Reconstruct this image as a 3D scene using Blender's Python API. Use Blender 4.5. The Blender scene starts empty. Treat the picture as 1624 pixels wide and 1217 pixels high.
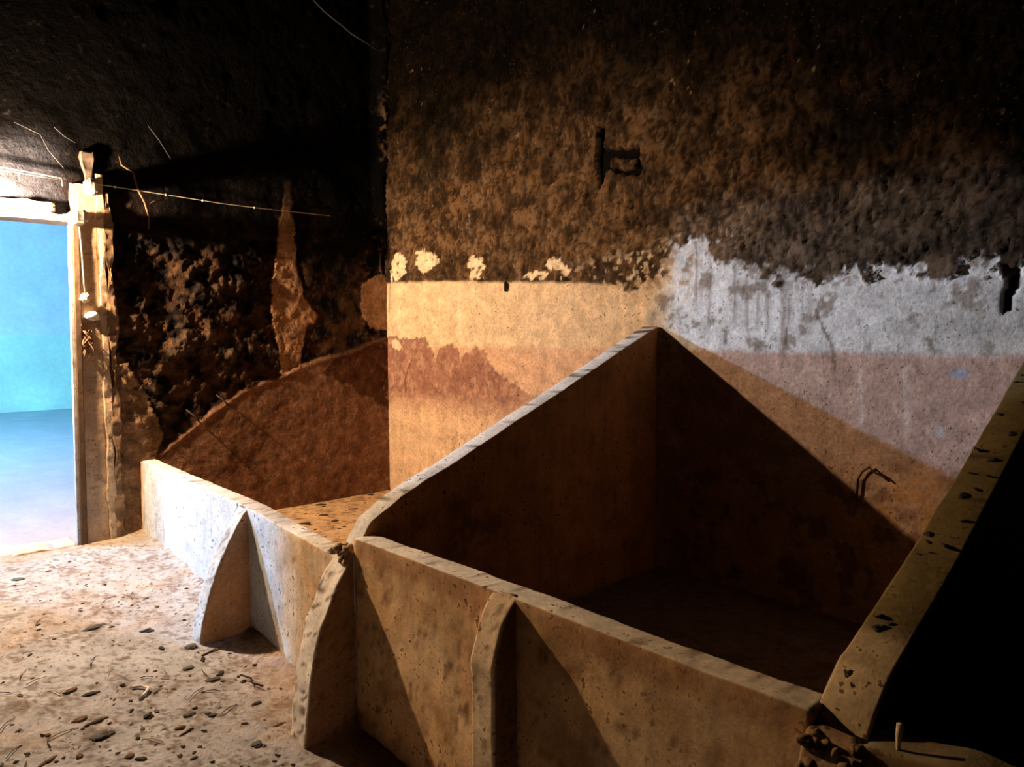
import bpy, bmesh, math, random
import numpy as np
from mathutils import Vector, Matrix
random.seed(7)
C = bpy.context.scene.collection

# ------------------------------------------------------------------ camera, world, exposure
sc = bpy.context.scene
CAM = Vector((6.214, -4.0115, 1.6)); YAW, PITCH, ROLL, FPX = 47.206, 3.938, -0.156, 1132.27
cd = bpy.data.cameras.new('camera'); cam = bpy.data.objects.new('camera', cd); C.objects.link(cam)
yw, pt, rl = map(math.radians, (YAW, PITCH, ROLL))
fw = Vector((-math.sin(yw)*math.cos(pt), math.cos(yw)*math.cos(pt), -math.sin(pt)))
rt = Vector((math.cos(yw), math.sin(yw), 0)); up = rt.cross(fw)
r2 = rt*math.cos(rl)+up*math.sin(rl); u2 = -rt*math.sin(rl)+up*math.cos(rl)
cam.matrix_world = Matrix.Translation(CAM) @ Matrix((r2, u2, -fw)).transposed().to_4x4()
cd.sensor_width = 36; cd.lens = FPX/1624*36; cd.clip_start = 0.05
sc.camera = cam
w = bpy.data.worlds.new('world'); sc.world = w; w.use_nodes = True
w.node_tree.nodes['Background'].inputs[0].default_value = (0.3, 0.35, 0.5, 1)
w.node_tree.nodes['Background'].inputs[1].default_value = 0.0
sc.view_settings.view_transform = 'Standard'; sc.view_settings.look = 'None'
sc.view_settings.gamma = 1.0; sc.view_settings.exposure = 0.0
sc.view_settings.use_curve_mapping = False

# the two lamps of the place: a warm bare bulb over the doorway, a cold bulb in the room beyond it
WARM_POS, WARM_COL, WARM_STR, WARM_R = (0.20, -3.36, 2.47), (1.0, 0.68, 0.39), 16800.0, .035
COLD_POS, COLD_COL, COLD_STR, COLD_R = (-5.0, -6.89, 2.457), (0.42, 0.66, 1.0), 10600.0, .10

# ------------------------------------------------------------------ helpers
def rnd(ix, iy, iz, seed):
    h = (ix.astype(np.uint32)*np.uint32(374761393) + iy.astype(np.uint32)*np.uint32(668265263)
         + iz.astype(np.uint32)*np.uint32(2147483647) + np.uint32((seed*974634777) & 0xffffffff))
    h = (h ^ (h >> np.uint32(13)))*np.uint32(1274126177)
    h = (h ^ (h >> np.uint32(16)))*np.uint32(2246822519)
    h = h ^ (h >> np.uint32(15))
    return h.astype(np.float64)/4294967295.0
def vnoise(P, seed=0):
    P = P+1000.0
    i = np.floor(P).astype(np.int64); f = P-i; f = f*f*f*(f*(f*6-15)+10)
    o = 0
    for a in (0, 1):
        for b in (0, 1):
            for c in (0, 1):
                wt = (f[:, 0] if a else 1-f[:, 0])*(f[:, 1] if b else 1-f[:, 1])*(f[:, 2] if c else 1-f[:, 2])
                o = o+wt*rnd(i[:, 0]+a, i[:, 1]+b, i[:, 2]+c, seed)
    return o*2-1
_a, _b = 0.62, 1.07
ROT = (np.array([[math.cos(_a), -math.sin(_a), 0], [math.sin(_a), math.cos(_a), 0], [0, 0, 1]])
       @ np.array([[1, 0, 0], [0, math.cos(_b), -math.sin(_b)], [0, math.sin(_b), math.cos(_b)]])
       @ np.array([[math.cos(_b), 0, math.sin(_b)], [0, 1, 0], [-math.sin(_b), 0, math.cos(_b)]])).T
def fbm(P, scale, octs=4, seed=0, gain=.5):
    P = (P @ ROT)*scale; o = 0; a = 1; t = 0
    for k in range(octs):
        o = o+a*vnoise(P, seed+k*17); t += a; a *= gain; P = (P @ ROT)*2.03+11.3
    return o/t
def ridged(P, scale, octs=4, seed=0):
    P = (P @ ROT)*scale; o = 0; a = 1; t = 0
    for k in range(octs):
        o = o+a*(1-np.abs(vnoise(P, seed+k*17))*2); t += a; a *= .55; P = (P @ ROT)*2.1+7.7
    return o/t
def inpoly(x, y, poly):
    r = np.zeros(len(x), bool); n = len(poly)
    for i in range(n):
        x1, y1 = poly[i]; x2, y2 = poly[(i+1) % n]
        if y1 == y2: continue
        r ^= ((y1 > y) != (y2 > y)) & (x < (x2-x1)*(y-y1)/(y2-y1)+x1)
    return r
def segd(x, y, pts):
    d = np.full(len(x), 9e9)
    for (x1, y1), (x2, y2) in zip(pts[:-1], pts[1:]):
        dx, dy = x2-x1, y2-y1; t = np.clip(((x-x1)*dx+(y-y1)*dy)/(dx*dx+dy*dy+1e-12), 0, 1)
        d = np.minimum(d, np.hypot(x-x1-t*dx, y-y1-t*dy))
    return d
def ss(a, b, x):
    t = np.clip((x-a)/(b-a), 0, 1); return t*t*(3-2*t)
def mixc(c, col, m):
    return c*(1-m[:, None])+np.array(col)*m[:, None]

def tag(o, label=None, cat=None, group=None, kind=None):
    if label: o['label'] = label
    if cat: o['category'] = cat
    if group: o['group'] = group
    if kind: o['kind'] = kind
    return o
def empty(name, loc, label=None, cat=None, group=None, kind=None):
    o = bpy.data.objects.new(name, None); C.objects.link(o); o.location = loc; o.empty_display_size = .1
    return tag(o, label, cat, group, kind)
def link(name, me, mat, parent=None):
    o = bpy.data.objects.new(name, me); C.objects.link(o)
    if mat and not me.materials: me.materials.append(mat)
    if parent:
        o.parent = parent; o.matrix_parent_inverse = Matrix.Translation(-Vector(parent.location))
    return o
def mesh(verts, faces, smooth=True):
    me = bpy.data.meshes.new('m'); me.from_pydata([tuple(v) for v in verts], [], faces); me.update()
    if smooth: me.polygons.foreach_set('use_smooth', [True]*len(me.polygons))
    return me
def setcol(me, col):
    a = me.color_attributes.new('Col', 'FLOAT_COLOR', 'POINT')
    d = np.ones((len(me.vertices), 4), np.float32); d[:, :3] = np.clip(col, 0, 1)
    a.data.foreach_set('color', d.ravel())
def coords(me):
    a = np.empty(len(me.vertices)*3, np.float32); me.vertices.foreach_get('co', a); return a.reshape(-1, 3).astype(float)
def normals(me):
    a = np.empty(len(me.vertices)*3, np.float32); me.vertex_normals.foreach_get('vector', a); return a.reshape(-1, 3).astype(float)
def setco(me, P):
    me.vertices.foreach_set('co', P.astype(np.float32).ravel()); me.update()
def gridmesh(us, vs, fn, keep=None):
    """fn(U,V)->P (n,3); keep(u,v) mask per face centre"""
    nu, nv = len(us), len(vs)
    U, V = np.meshgrid(us, vs); P = fn(U.ravel(), V.ravel())
    i = (np.arange(nv-1)[:, None]*nu+np.arange(nu-1)[None, :]).ravel()
    F = np.stack([i, i+1, i+nu+1, i+nu], 1)
    if keep is not None:
        uc = (us[:-1]+us[1:])/2; vc = (vs[:-1]+vs[1:])/2; UC, VC = np.meshgrid(uc, vc)
        F = F[keep(UC.ravel(), VC.ravel())]
        used = np.unique(F); m = np.full(len(P), -1); m[used] = np.arange(len(used)); P = P[used]; F = m[F]
    me = bpy.data.meshes.new('m'); me.vertices.add(len(P)); me.vertices.foreach_set('co', P.astype(np.float32).ravel())
    me.loops.add(len(F)*4); me.polygons.add(len(F)); me.loops.foreach_set('vertex_index', F.ravel().astype(np.int32))
    me.polygons.foreach_set('loop_start', np.arange(len(F), dtype=np.int32)*4)
    me.polygons.foreach_set('loop_total', np.full(len(F), 4, np.int32))
    me.polygons.foreach_set('use_smooth', np.ones(len(F), bool))
    me.update(calc_edges=True); me.validate(); return me
def box_mesh(boxes):
    V, F = [], []
    for (x0, y0, z0, x1, y1, z1) in boxes:
        n = len(V)
        V += [(x, y, z) for z in (z0, z1) for y in (y0, y1) for x in (x0, x1)]
        F += [tuple(n+k for k in f) for f in ((0, 2, 3, 1), (4, 5, 7, 6), (0, 1, 5, 4), (2, 6, 7, 3), (0, 4, 6, 2), (1, 3, 7, 5))]
    return mesh(V, F, False)
def tube(pts, r, n=6, taper=None):
    pts = [Vector(p) for p in pts]; V, F = [], []
    for i, p in enumerate(pts):
        d = (pts[min(i+1, len(pts)-1)]-pts[max(i-1, 0)]).normalized()
        a = d.cross(Vector((0.3, 0.2, 1))).normalized(); b = d.cross(a)
        rr = r if taper is None else r*taper[i]
        for k in range(n):
            t = 2*math.pi*k/n; V.append(p+a*(rr*math.cos(t))+b*(rr*math.sin(t)))
    for i in range(len(pts)-1):
        for k in range(n):
            F.append((i*n+k, i*n+(k+1) % n, (i+1)*n+(k+1) % n, (i+1)*n+k))
    F.append(tuple(range(n-1, -1, -1))); F.append(tuple((len(pts)-1)*n+k for k in range(n)))
    return mesh(V, F)
def wiggle(a, b, n, amp, seed):
    r = random.Random(seed); a, b = Vector(a), Vector(b)
    return [a.lerp(b, i/n)+Vector([r.uniform(-amp, amp) for _ in range(3)])*(0 if i in (0, n) else 1) for i in range(n+1)]

# ------------------------------------------------------------------ materials
def mat(name, rough=.9, bumps=((60, .4, .004),), mott=(12, .35), speck=None, flat=None, spec=.12, attr=True, streak=None):
    m = bpy.data.materials.new(name); m.use_nodes = True; nt = m.node_tree; N = nt.nodes; L = nt.links
    b = N['Principled BSDF']; b.inputs['Roughness'].default_value = rough
    b.inputs['Specular IOR Level'].default_value = spec
    tc = N.new('ShaderNodeNewGeometry'); pos = tc.outputs['Position']
    if flat:
        c = N.new('ShaderNodeRGB'); c.outputs[0].default_value = (*flat, 1); col = c.outputs[0]
    else:
        c = N.new('ShaderNodeAttribute'); c.attribute_name = 'Col'; col = c.outputs['Color']
    def noise(sc_, det=6, rg=.6, vec=pos):
        n = N.new('ShaderNodeTexNoise'); n.inputs['Scale'].default_value = sc_; n.inputs['Detail'].default_value = det
        n.inputs['Roughness'].default_value = rg; L.new(vec, n.inputs['Vector']); return n.outputs['Fac']
    def mr(v, a, b_, c_, d):
        n = N.new('ShaderNodeMapRange'); L.new(v, n.inputs[0])
        for k, x in enumerate((a, b_, c_, d)): n.inputs[k+1].default_value = x
        return n.outputs[0]
    def mul(colr, fac):
        n = N.new('ShaderNodeVectorMath'); n.operation = 'SCALE'; L.new(colr, n.inputs[0]); L.new(fac, n.inputs['Scale']); return n.outputs[0]
    if mott:
        col = mul(col, mr(noise(mott[0], 8, .65), .3, .7, 1-mott[1], 1+mott[1]))
        col = mul(col, mr(noise(mott[0]*7, 4, .6), .3, .7, 1-mott[1]*.7, 1+mott[1]*.7))
    if streak:
        sv = N.new('ShaderNodeVectorMath'); sv.operation = 'MULTIPLY'; sv.inputs[1].default_value = (1, 1, .06); L.new(pos, sv.inputs[0])
        col = mul(col, mr(noise(streak[0], 3, .6, sv.outputs[0]), .35, .65, 1-streak[1], 1+streak[1]*.4))
    if speck:
        f = mr(noise(speck[0], 2, .5), speck[1], speck[1]+.03, 0, speck[2])
        f2 = mr(noise(3.0, 3, .5), .42, .58, .35, 1)
        q = N.new('ShaderNodeMath'); q.operation = 'MULTIPLY'; L.new(f, q.inputs[0]); L.new(f2, q.inputs[1])
        mx = N.new('ShaderNodeMix'); mx.data_type = 'RGBA'; L.new(q.outputs[0], mx.inputs[0]); L.new(col, mx.inputs[6])
        mx.inputs[7].default_value = (*speck[3], 1); col = mx.outputs[2]
    L.new(col, b.inputs['Base Color'])
    nrm = None
    for (s, st, dist) in bumps:
        bp = N.new('ShaderNodeBump'); bp.inputs['Strength'].default_value = st; bp.inputs['Distance'].default_value = dist
        L.new(noise(s, 8, .6), bp.inputs['Height'])
        if nrm: L.new(nrm, bp.inputs['Normal'])
        nrm = bp.outputs[0]
    if nrm: L.new(nrm, b.inputs['Normal'])
    return m
M_back = mat('plaster_back', bumps=((9, .5, .03), (45, .6, .010)), mott=(7, .30), speck=(55, .66, .8, (.06, .035, .02)), spec=.04)
M_left = mat('sooty_plaster', bumps=((16, .8, .03), (70, .7, .010)), mott=(9, .45), spec=.04, rough=.9)
M_mas = mat('rendered_masonry', bumps=((14, .35, .012), (90, .35, .004)), mott=(6, .26), speck=(42, .635, .85, (.07, .035, .02)), streak=(30, .10))
M_floor = mat('earth_floor', bumps=((10, .5, .03), (60, .8, .012)), mott=(8, .22), speck=(38, .63, .85, (.10, .06, .035)))
M_farfloor = mat('smooth_floor', rough=.42, bumps=((6, .15, .02),), mott=(2.5, .12), spec=.5)
M_farwall = mat('blue_limewash', bumps=((12, .2, .01),), mott=(1.6, .10))
M_dark = mat('ceiling_soot', flat=(.02, .017, .015))
M_wood = mat('old_wood', flat=(.42, .30, .20), bumps=((40, .5, .006),), mott=(14, .4))
M_white = mat('worn_white_paint', flat=(.78, .74, .72), bumps=((40, .3, .003),), mott=(20, .2))
M_rope = mat('pale_cord', flat=(.62, .55, .45), bumps=())
M_wire = mat('dull_wire', flat=(.35, .30, .26), bumps=(), spec=.6, rough=.45)
M_blk = mat('dark_dirt', flat=(.045, .035, .028), bumps=((50, .6, .01),), mott=(30, .5))
M_brn = mat('brown_dirt', flat=(.13, .075, .045), bumps=((50, .6, .01),), mott=(30, .5))
M_cob = mat('dusty_cobweb', flat=(.045, .045, .05), bumps=())
M_grey = mat('grey_dirt', flat=(.10, .095, .085), bumps=((50, .6, .01),), mott=(30, .5))
M_stone = mat('pale_stone', flat=(.75, .72, .68), bumps=((40, .3, .004),))
M_straw = mat('straw', flat=(.42, .32, .20), bumps=())
M_socket = mat('bakelite', flat=(.03, .025, .02), rough=.4, bumps=(), mott=None)
def emis(name, col, s):
    m = bpy.data.materials.new(name); m.use_nodes = True; nt = m.node_tree; nt.nodes.clear()
    e = nt.nodes.new('ShaderNodeEmission'); e.inputs[0].default_value = (*col, 1); e.inputs[1].default_value = s
    o = nt.nodes.new('ShaderNodeOutputMaterial'); nt.links.new(e.outputs[0], o.inputs[0]); return m

# ------------------------------------------------------------------ key dimensions (metres)
D, T = 2.241, .1067
YO = -D-T                      # outer face of the bins' front wall
W1, TP, W2 = 3.341, .127, 5.602
SL, HB = .4366, 1.655          # slope of the partition tops and their height at the back wall
CEIL = 5.6
def floor_z(x): return -0.36*(1-np.exp(-(np.maximum(x, 0)/3.0)**2))

# ------------------------------------------------------------------ back wall
SOOT = [(-.3, 2.12), (0.006, 2.123), (0.931, 2.09), (1.792, 2.031), (2.503, 1.992), (2.873, 1.958), (3.1, 1.942), (3.26, 1.985), (3.362, 2.041), (3.421, 2.141), (3.508, 2.194), (3.696, 2.177), (3.83, 2.106), (3.94, 1.975), (4.085, 1.935), (4.39, 1.896), (4.53, 1.909), (4.58, 1.947), (4.695, 1.925), (4.851, 1.938), (4.999, 1.906), (5.163, 1.931), (5.378, 1.901), (9, 1.9)]
BLOBS = [[(0.125, 2.298), (0.217, 2.402), (0.326, 2.381), (0.389, 2.291), (0.354, 2.189), (0.21, 2.118), (0.098, 2.124)],
 [(0.538, 2.375), (0.662, 2.406), (0.838, 2.332), (0.895, 2.253), (0.798, 2.225), (0.717, 2.172), (0.617, 2.191), (0.557, 2.278)],
 [(1.316, 2.255), (1.402, 2.281), (1.503, 2.24), (1.544, 2.168), (1.469, 2.135), (1.527, 2.078), (1.331, 2.078), (1.367, 2.153), (1.306, 2.201)],
 [(2.289, 2.16), (2.384, 2.191), (2.457, 2.138), (2.548, 2.065), (2.483, 2.041), (2.404, 2.094), (2.303, 2.12)],
 [(2.034, 2.078), (2.164, 2.1), (2.317, 2.08), (2.289, 2.038), (2.092, 2.04)],
 [(0.10, 1.56), (0.2, 1.545), (0.27, 1.49), (0.24, 1.44), (0.10, 1.46)]]
STAIN = [(-0.1, 1.581), (0.141, 1.581), (0.437, 1.557), (0.646, 1.57), (0.764, 1.463), (0.822, 1.352), (0.883, 1.488), (1.026, 1.513), (1.155, 1.446), (1.19, 1.373), (1.28, 1.448), (1.454, 1.505), (1.563, 1.431), (1.66, 1.282), (1.788, 1.234), (2.1, 1.10), (2.3, 0.9), (1.625, 0.84), (1.283, 0.80), (0.814, 0.8), (0.401, 0.84), (-0.1, 0.86)]
HOLE = [(2.788, 3.091), (2.858, 3.076), (2.848, 2.92), (3.154, 2.87), (3.18, 2.689), (3.124, 2.689), (3.112, 2.805), (2.9, 2.845), (2.901, 2.77), (2.866, 2.775), (2.838, 2.705), (2.803, 2.643), (2.779, 2.714)]
HOLE2 = [(2.89, 2.79), (2.969, 2.760), (2.992, 2.75), (3.091, 2.738), (3.123, 2.758), (3.135, 2.69), (3.037, 2.705), (2.952, 2.735)]
BLACKP = [(5.30, 1.92), (5.36, 1.91), (5.355, 1.816), (5.335, 1.773), (5.332, 1.702), (5.301, 1.69), (5.290, 1.774), (5.315, 1.832)]

def back_paint(x, z, P):
    n1 = fbm(P, 3, 5, 1); n2 = fbm(P, 9, 4, 5); n3 = fbm(P, 26, 3, 9)
    xs = x+.03*n2; zs = z+.02*n2+.012*n3
    border = np.interp(x, [p[0] for p in SOOT], [p[1] for p in SOOT])
    rag = .004+ss(2.6, 3.4, x)*.10
    m = ss(-.012, .012, zs-border-n2*rag*1.6-n3*rag)                     # 1 = mud and soot above the border
    right = ss(3.2, 3.55, x+.18*n2)
    lime = np.empty((len(x), 3)); lime[:] = (.79, .60, .41)
    lime = mixc(lime, (.66, .65, .64), right)  # whiter from the cold beam's edge on, its light put into the lime colour
    lime *= (1+.10*n1+.08*n3)[:, None]
    # low band
    pl = np.clip(ss(.02, -.03, z-1.50+.02*n2), 0, 1)
    c = mixc(lime, (.70, .43, .29), pl*(1-right)*(.45+.4*ss(.5, 1.3, z)))
    c = mixc(c, (.42, .255, .185), pl*right*.88)
    st = inpoly(xs+.02*n3, zs+.02*n3, STAIN).astype(float)
    fade = ss(.82, 1.08, z+.10*n2)*(1-ss(1.75, 2.3, x)*.7)
    c = mixc(c, (.31, .145, .115), st*fade*.92*(1-.35*ss(0,.4,n2+n3)))
    # rough patches in the right lime band
    c = mixc(c, (.20, .15, .11), right*(1-pl)*ss(.18, .42, n2+.5*n3)*.8)
    c = mixc(c, (.30, .28, .22), right*(1-pl)*ss(4.3, 5.4, x)*ss(.0, -.35, z-1.95)*.5)
    # drips down from the border
    for sx, ln, wd in ((4.244, .30, .008), (4.267, .32, .006), (4.295, .25, .006), (4.33, .28, .006), (4.373, .38, .009), (4.21, .5, .022), (4.05, .3, .01), (3.98, .34, .012), (3.9, .3, .012), (4.11, .35, .012), (3.72, .28, .012), (5.0, .14, .01), (3.62, .2, .01)):
        d = np.exp(-((x-sx-.01*n1)/wd)**2)*ss(1.95-ln-.05, 1.95-ln+.08, z)*(z < border)
        c = mixc(c, (.25, .19, .16), np.clip(d, 0, 1)*.7)
    for sx, z0, z1, wd in ((4.658, 1.06, 1.42, .014), (4.885, 1.08, 1.44, .018), (4.482, 1.06, 1.16, .012)):
        c = mixc(c, (.62, .50, .43), np.exp(-((x-sx-.015*np.sin(z*7))/wd)**2)*ss(z0-.04, z0+.04, z)*ss(z1+.04, z1-.04, z)*.6)
    for pts in ([(4.416, 1.739), (4.462, 1.597), (4.5, 1.506), (4.51, 1.387)], [(0.33, 1.0), (0.32, 1.15), (0.36, 1.24), (0.45, 1.37)], [(4.23, 1.62), (4.27, 1.5)]):
        c = mixc(c, (.10, .055, .035), ss(.012, .004, segd(xs*1., zs, pts))*.75)
    c = mixc(c, (.03, .025, .02), inpoly(xs, zs, BLACKP).astype(float)*.9)
    c = mixc(c, (.25, .42, .62), np.exp(-(((x-5.13)/.035)**2+((z-1.40)/.02)**2))*.8)
    c = mixc(c, (.60, .66, .72), np.clip(np.exp(-(((x-5.04)/.03)**2+((z-1.10)/.025)**2)), 0, 1)*ss(-.2, .2, n3)*.9)
    # rough broken plaster low on the right
    lowr = ss(.95, .7, z+.12*n2-.1*(x-4.3))*right
    c = mixc(c, (.48, .26, .11), lowr*ss(-.1, .25, n2)*.8)
    c = mixc(c, (.22, .11, .06), lowr*ss(.05, -.2, n2)*.8)
    # mud and soot
    mud = np.empty((len(x), 3)); mud[:] = (.160, .088, .042)
    mud = mixc(mud, (.040, .024, .015), ss(-.05, .35, n2+.3*n1)*.75)
    mud = mixc(mud, (.24, .14, .075), ss(.0, .4, -n2+.5*n3)*.45)
    mud = mixc(mud, (.19, .135, .09), ss(.12, .45, n3-.5*n2)*.6)
    mud = mixc(mud, (.065, .055, .042), ss(.1, .5, n1)*.5)
    mud = mixc(mud, (.080, .066, .050), ss(3.5, 4.3, x)*ss(2.5, 2.0, z)*.6)
    cr = ridged(P, 22, 3, 171)
    mud = mixc(mud, (.020, .012, .008), np.maximum(ss(.40, .60, cr+.25*n2)*.75, ss(.40, .62, ridged(P*[1, 1, .6], 11, 4, 172)+.25*n1)*.6))  # shade in the crevices painted dark along the cracks of the relief
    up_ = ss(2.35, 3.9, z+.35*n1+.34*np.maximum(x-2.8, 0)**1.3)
    mud *= (1-.965*up_)[:, None]  # soot thickens upward; lamp light fading to the top right is painted in too
    sp = ss(.66, .70, fbm(P, 26, 2, 77))*ss(.1, .4, fbm(P, 2.5, 2, 33))
    mud = mixc(mud, (.42, .30, .2), sp*.5)
    flake = np.zeros(len(x))
    for b in BLOBS: flake = np.maximum(flake, inpoly(xs+.035*n3, zs+.035*n3, b)*1.)
    mud2 = mixc(mud, (.90, .74, .54), flake*ss(-.55, -.25, n3+.3*n2))
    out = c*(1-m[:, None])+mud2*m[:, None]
    # flakes of cream showing through near the transition and speckled ochre
    tr = ss(2.3, 3.2, x)*ss(3.9, 3.4, x)*ss(1.75, 1.95, z)*ss(2.32, 2.05, z)
    out = mixc(out, (.40, .24, .12), tr*ss(-.05, .2, n3)*(1-m)*.8)
    out = mixc(out, (.85, .68, .48), tr*ss(.15, .3, n3)*m*.8)
    out = mixc(out, (.90, .72, .52), inpoly(xs, zs, BLOBS[5])*1.*.8)
    return out, m

def back_fn(x, z):
    P = np.stack([x, np.zeros_like(x), z], 1)
    _, m = back_paint(x, z, P)
    n = .030*fbm(P, 1.3, 3, 21)*m+m*(.018+.034*fbm(P, 5, 6, 31, .66)-.012*np.maximum(ridged(P*[1, 1, .6], 11, 4, 172)-.35, 0)*2+.007*fbm(P, 38, 2, 173)-.012*np.maximum(ridged(P, 22, 3, 171)-.3, 0)*2)
    n += .004*fbm(P, 8, 3, 4)
    n -= .008*ss(2, -.5, np.zeros_like(x))
    deep = (inpoly(x+.008*fbm(P, 14, 2, 3), z+.008*fbm(P, 14, 2, 8), HOLE) | inpoly(x, z, HOLE2)).astype(float)
    n = np.where(deep > 0, -.05, n)
    n -= .03*inpoly(x, z, BLACKP)
    P[:, 1] = -n
    P[:, 0] += 0
    return P
xs_ = np.arange(-.12, 8.01, .013); zs_ = np.arange(-.45, CEIL+.01, .013)
me = gridmesh(xs_, zs_, back_fn)
P = coords(me); P0 = P.copy(); P0[:, 1] = 0
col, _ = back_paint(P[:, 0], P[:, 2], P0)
col[P[:, 1] > .035] = (.004, .003, .003)  # shade of the recess painted near-black, as the hole is kept shallow
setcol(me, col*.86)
wb = tag(link('wall_back', me, M_back), kind='structure')
# masonry behind the plaster
tag(link('wall_back', box_mesh([(-.3, .15, -.5, 8.0, .4, CEIL)]), M_dark), kind='structure')

# ------------------------------------------------------------------ left wall (with the doorway)
DY0, DY1, DZ = -4.09, -2.71, 2.50
LPATCH = [(-1.063, 3.001), (-1.002, 3.01), (-0.975, 2.645), (-0.96, 2.246), (-0.904, 1.988), (-0.749, 1.787), (-0.783, 1.715), (-0.847, 1.714), (-0.93, 1.433), (-0.973, 1.223), (-1.138, 1.253), (-1.172, 1.552), (-1.214, 1.779), (-1.194, 2.062), (-1.151, 2.346), (-1.081, 2.747)]
LPATCH2 = [(-0.267, 2.105), (-0.084, 2.207), (0.08, 2.184), (0.056, 1.639), (-0.203, 1.658), (-0.293, 1.856)]
LPLAST = [(-2.278, 0.564), (-2.184, 0.657), (-1.955, 0.818), (-1.52, 1.112), (-1.169, 1.225), (-0.792, 1.359), (-0.386, 1.447), (-0.169, 1.532), (0.21, 1.607), (0.171, -0.855), (-2.35, -0.855)]
LRUB = [(-2.60, -0.232), (-2.60, 1.3), (-2.481, 1.463), (-2.352, 1.26), (-2.155, 0.784), (-2.235, 0.585), (-2.289, -0.6)]
LDARK = [(-0.55, 1.40), (-.17, 1.53), (.06, 1.56), (.06, .80), (-0.25, .98), (-0.5, 1.15), (-.75, 1.22)]
PT = LPLAST[:9]
def left_masks(y, z, P):
    n1 = fbm(P, 2.4, 4, 41); n2 = fbm(P, 8, 4, 45); n3 = fbm(P, 24, 3, 49)
    ys, zs = y+.03*n2+.015*n3, z+.03*n2+.015*n3
    pa = np.maximum(inpoly(ys, zs, LPATCH), inpoly(ys, zs, LPATCH2)).astype(float)
    ze = np.interp(y, [p[0] for p in PT], [p[1] for p in PT])
    lo = ss(.02, -.02, z-ze+.04*n2)*ss(-2.36, -2.28, y)
    rub = inpoly(ys, zs, LRUB).astype(float)
    return n1, n2, n3, pa, lo, rub
def left_fn(y, z):
    P = np.stack([np.zeros_like(y), y, z], 1)
    n1, n2, n3, pa, lo, rub = left_masks(y, z, P)
    lump = ss(-2.7, -2.35, y)*ss(-.5, -1.2, y)*ss(.75, 1.0, z)*ss(2.7, 2.2, z)*(1-lo)
    h = .024*fbm(P, 2.5, 6, 60, .58)
    h += lump*(.075*fbm(P, 5.5, 6, 70, .66)+.030*fbm(P, 2, 2, 72))
    h = h*(1-.75*lo)*(1-.6*pa)
    h += .010+.014*lo+.006*pa+.007*lo*fbm(P, 6, 5, 80, .6)
    h += ss(.004, .0, segd(y, z, PT))*0
    h += .006*np.exp(-(segd(y, z+.0, [(a, b-.02) for a, b in PT])/.022)**2)*ss(-2.25, -2.1, y)
    h += rub*(.03*fbm(P, 7, 4, 90, .6)+.012)
    h += ss(-.16, -.02, y)*(np.clip(z-1.9, 0, 4)*.045)*(1+.6*fbm(P, 5, 3, 93))
    h *= (1-ss(-2.50, -2.60, y)*.5)
    # low above the doorway so that the beam and cords lie on it
    P[:, 0] = h-.012
    return P
ys_ = np.concatenate([np.arange(-6.5, -4.2, .05), np.arange(-4.2, .001, .0115), [.03, .1]])
zs_ = np.arange(-.45, CEIL+.01, .0135)
keep = lambda y, z: ~((y > DY0) & (y < DY1) & (z < DZ))
me = gridmesh(ys_, zs_, left_fn, keep)
P = coords(me); y, z = P[:, 1].copy(), P[:, 2].copy(); h = P[:, 0].copy(); P0 = P.copy(); P0[:, 0] = 0
n1, n2, n3, pa, lo, rub = left_masks(y, z, P0)
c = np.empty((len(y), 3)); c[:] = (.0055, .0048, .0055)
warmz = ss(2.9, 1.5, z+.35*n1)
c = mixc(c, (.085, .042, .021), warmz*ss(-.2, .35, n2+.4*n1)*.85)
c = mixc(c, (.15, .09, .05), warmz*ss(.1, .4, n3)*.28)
c = mixc(c, (.14, .12, .11), ss(.52, .60, n3+.25*n2)*(1-warmz)*.2)  # pale flecks are painted glints on the black wall
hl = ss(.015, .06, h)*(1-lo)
c = mixc(c, (.17, .11, .07), hl*warmz*.5)  # raised lumps coloured lighter as painted highlights
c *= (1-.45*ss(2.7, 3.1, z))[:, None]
c = mixc(c, (.035, .038, .055), ss(-2.7, -2.95, y)*ss(3.15, 2.9, z+.15*n1)*.85)  # bluish glow above the doorway put into the wall colour
c = mixc(c, (.40, .22, .12), pa*(.8+.25*n2)*ss(3.1, 2.3, z))
lc = np.empty((len(y), 3)); lc[:] = (.235, .125, .078)
lc = mixc(lc, (.16, .075, .04), ss(-.1, .4, n1+.5*n2)*.7)
lc = mixc(lc, (.42, .24, .13), ss(.2, .5, n3)*.4)
lc = mixc(lc, (.08, .03, .018), inpoly(y+.05*n2, z+.05*n2, LDARK)*.75)
lc = mixc(lc, (.07, .035, .02), np.exp(-(((y+1.55)/.25)**2+((z-.55)/.22)**2))*ss(-.2, .2, n3+n2))
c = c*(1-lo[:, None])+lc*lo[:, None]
c = mixc(c, (.34, .20, .11), rub*(.6+.3*n2))
c = mixc(c, (.42, .27, .16), ss(-.10, -.02, y)*ss(.15, .45, n3+.3*n2)*np.maximum(ss(2.9, 2.0, z), np.exp(-((z-3.6)/.25)**2))*.8)
c = mixc(c, (.36, .25, .15), ss(-.35, -.02, y)*ss(.35, .5, n3)*(1-lo)*.5*ss(2.9, 2.3, z))
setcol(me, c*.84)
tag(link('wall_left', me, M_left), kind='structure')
tag(link('wall_left', box_mesh([(-.25, DY1+.14, -.45, -.07, .15, CEIL), (-.25, DY0, DZ, -.07, DY1, CEIL), (-.25, -6.5, -.45, -.07, DY0, CEIL)]), M_farwall), kind='structure')
bpy.data.objects['wall_left.001'].data.color_attributes.new('Col', 'FLOAT_COLOR', 'POINT')
setc = bpy.data.objects['wall_left.001'].data.color_attributes['Col']
for d in setc.data: d.color = (.2, .45, .6, 1)

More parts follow.
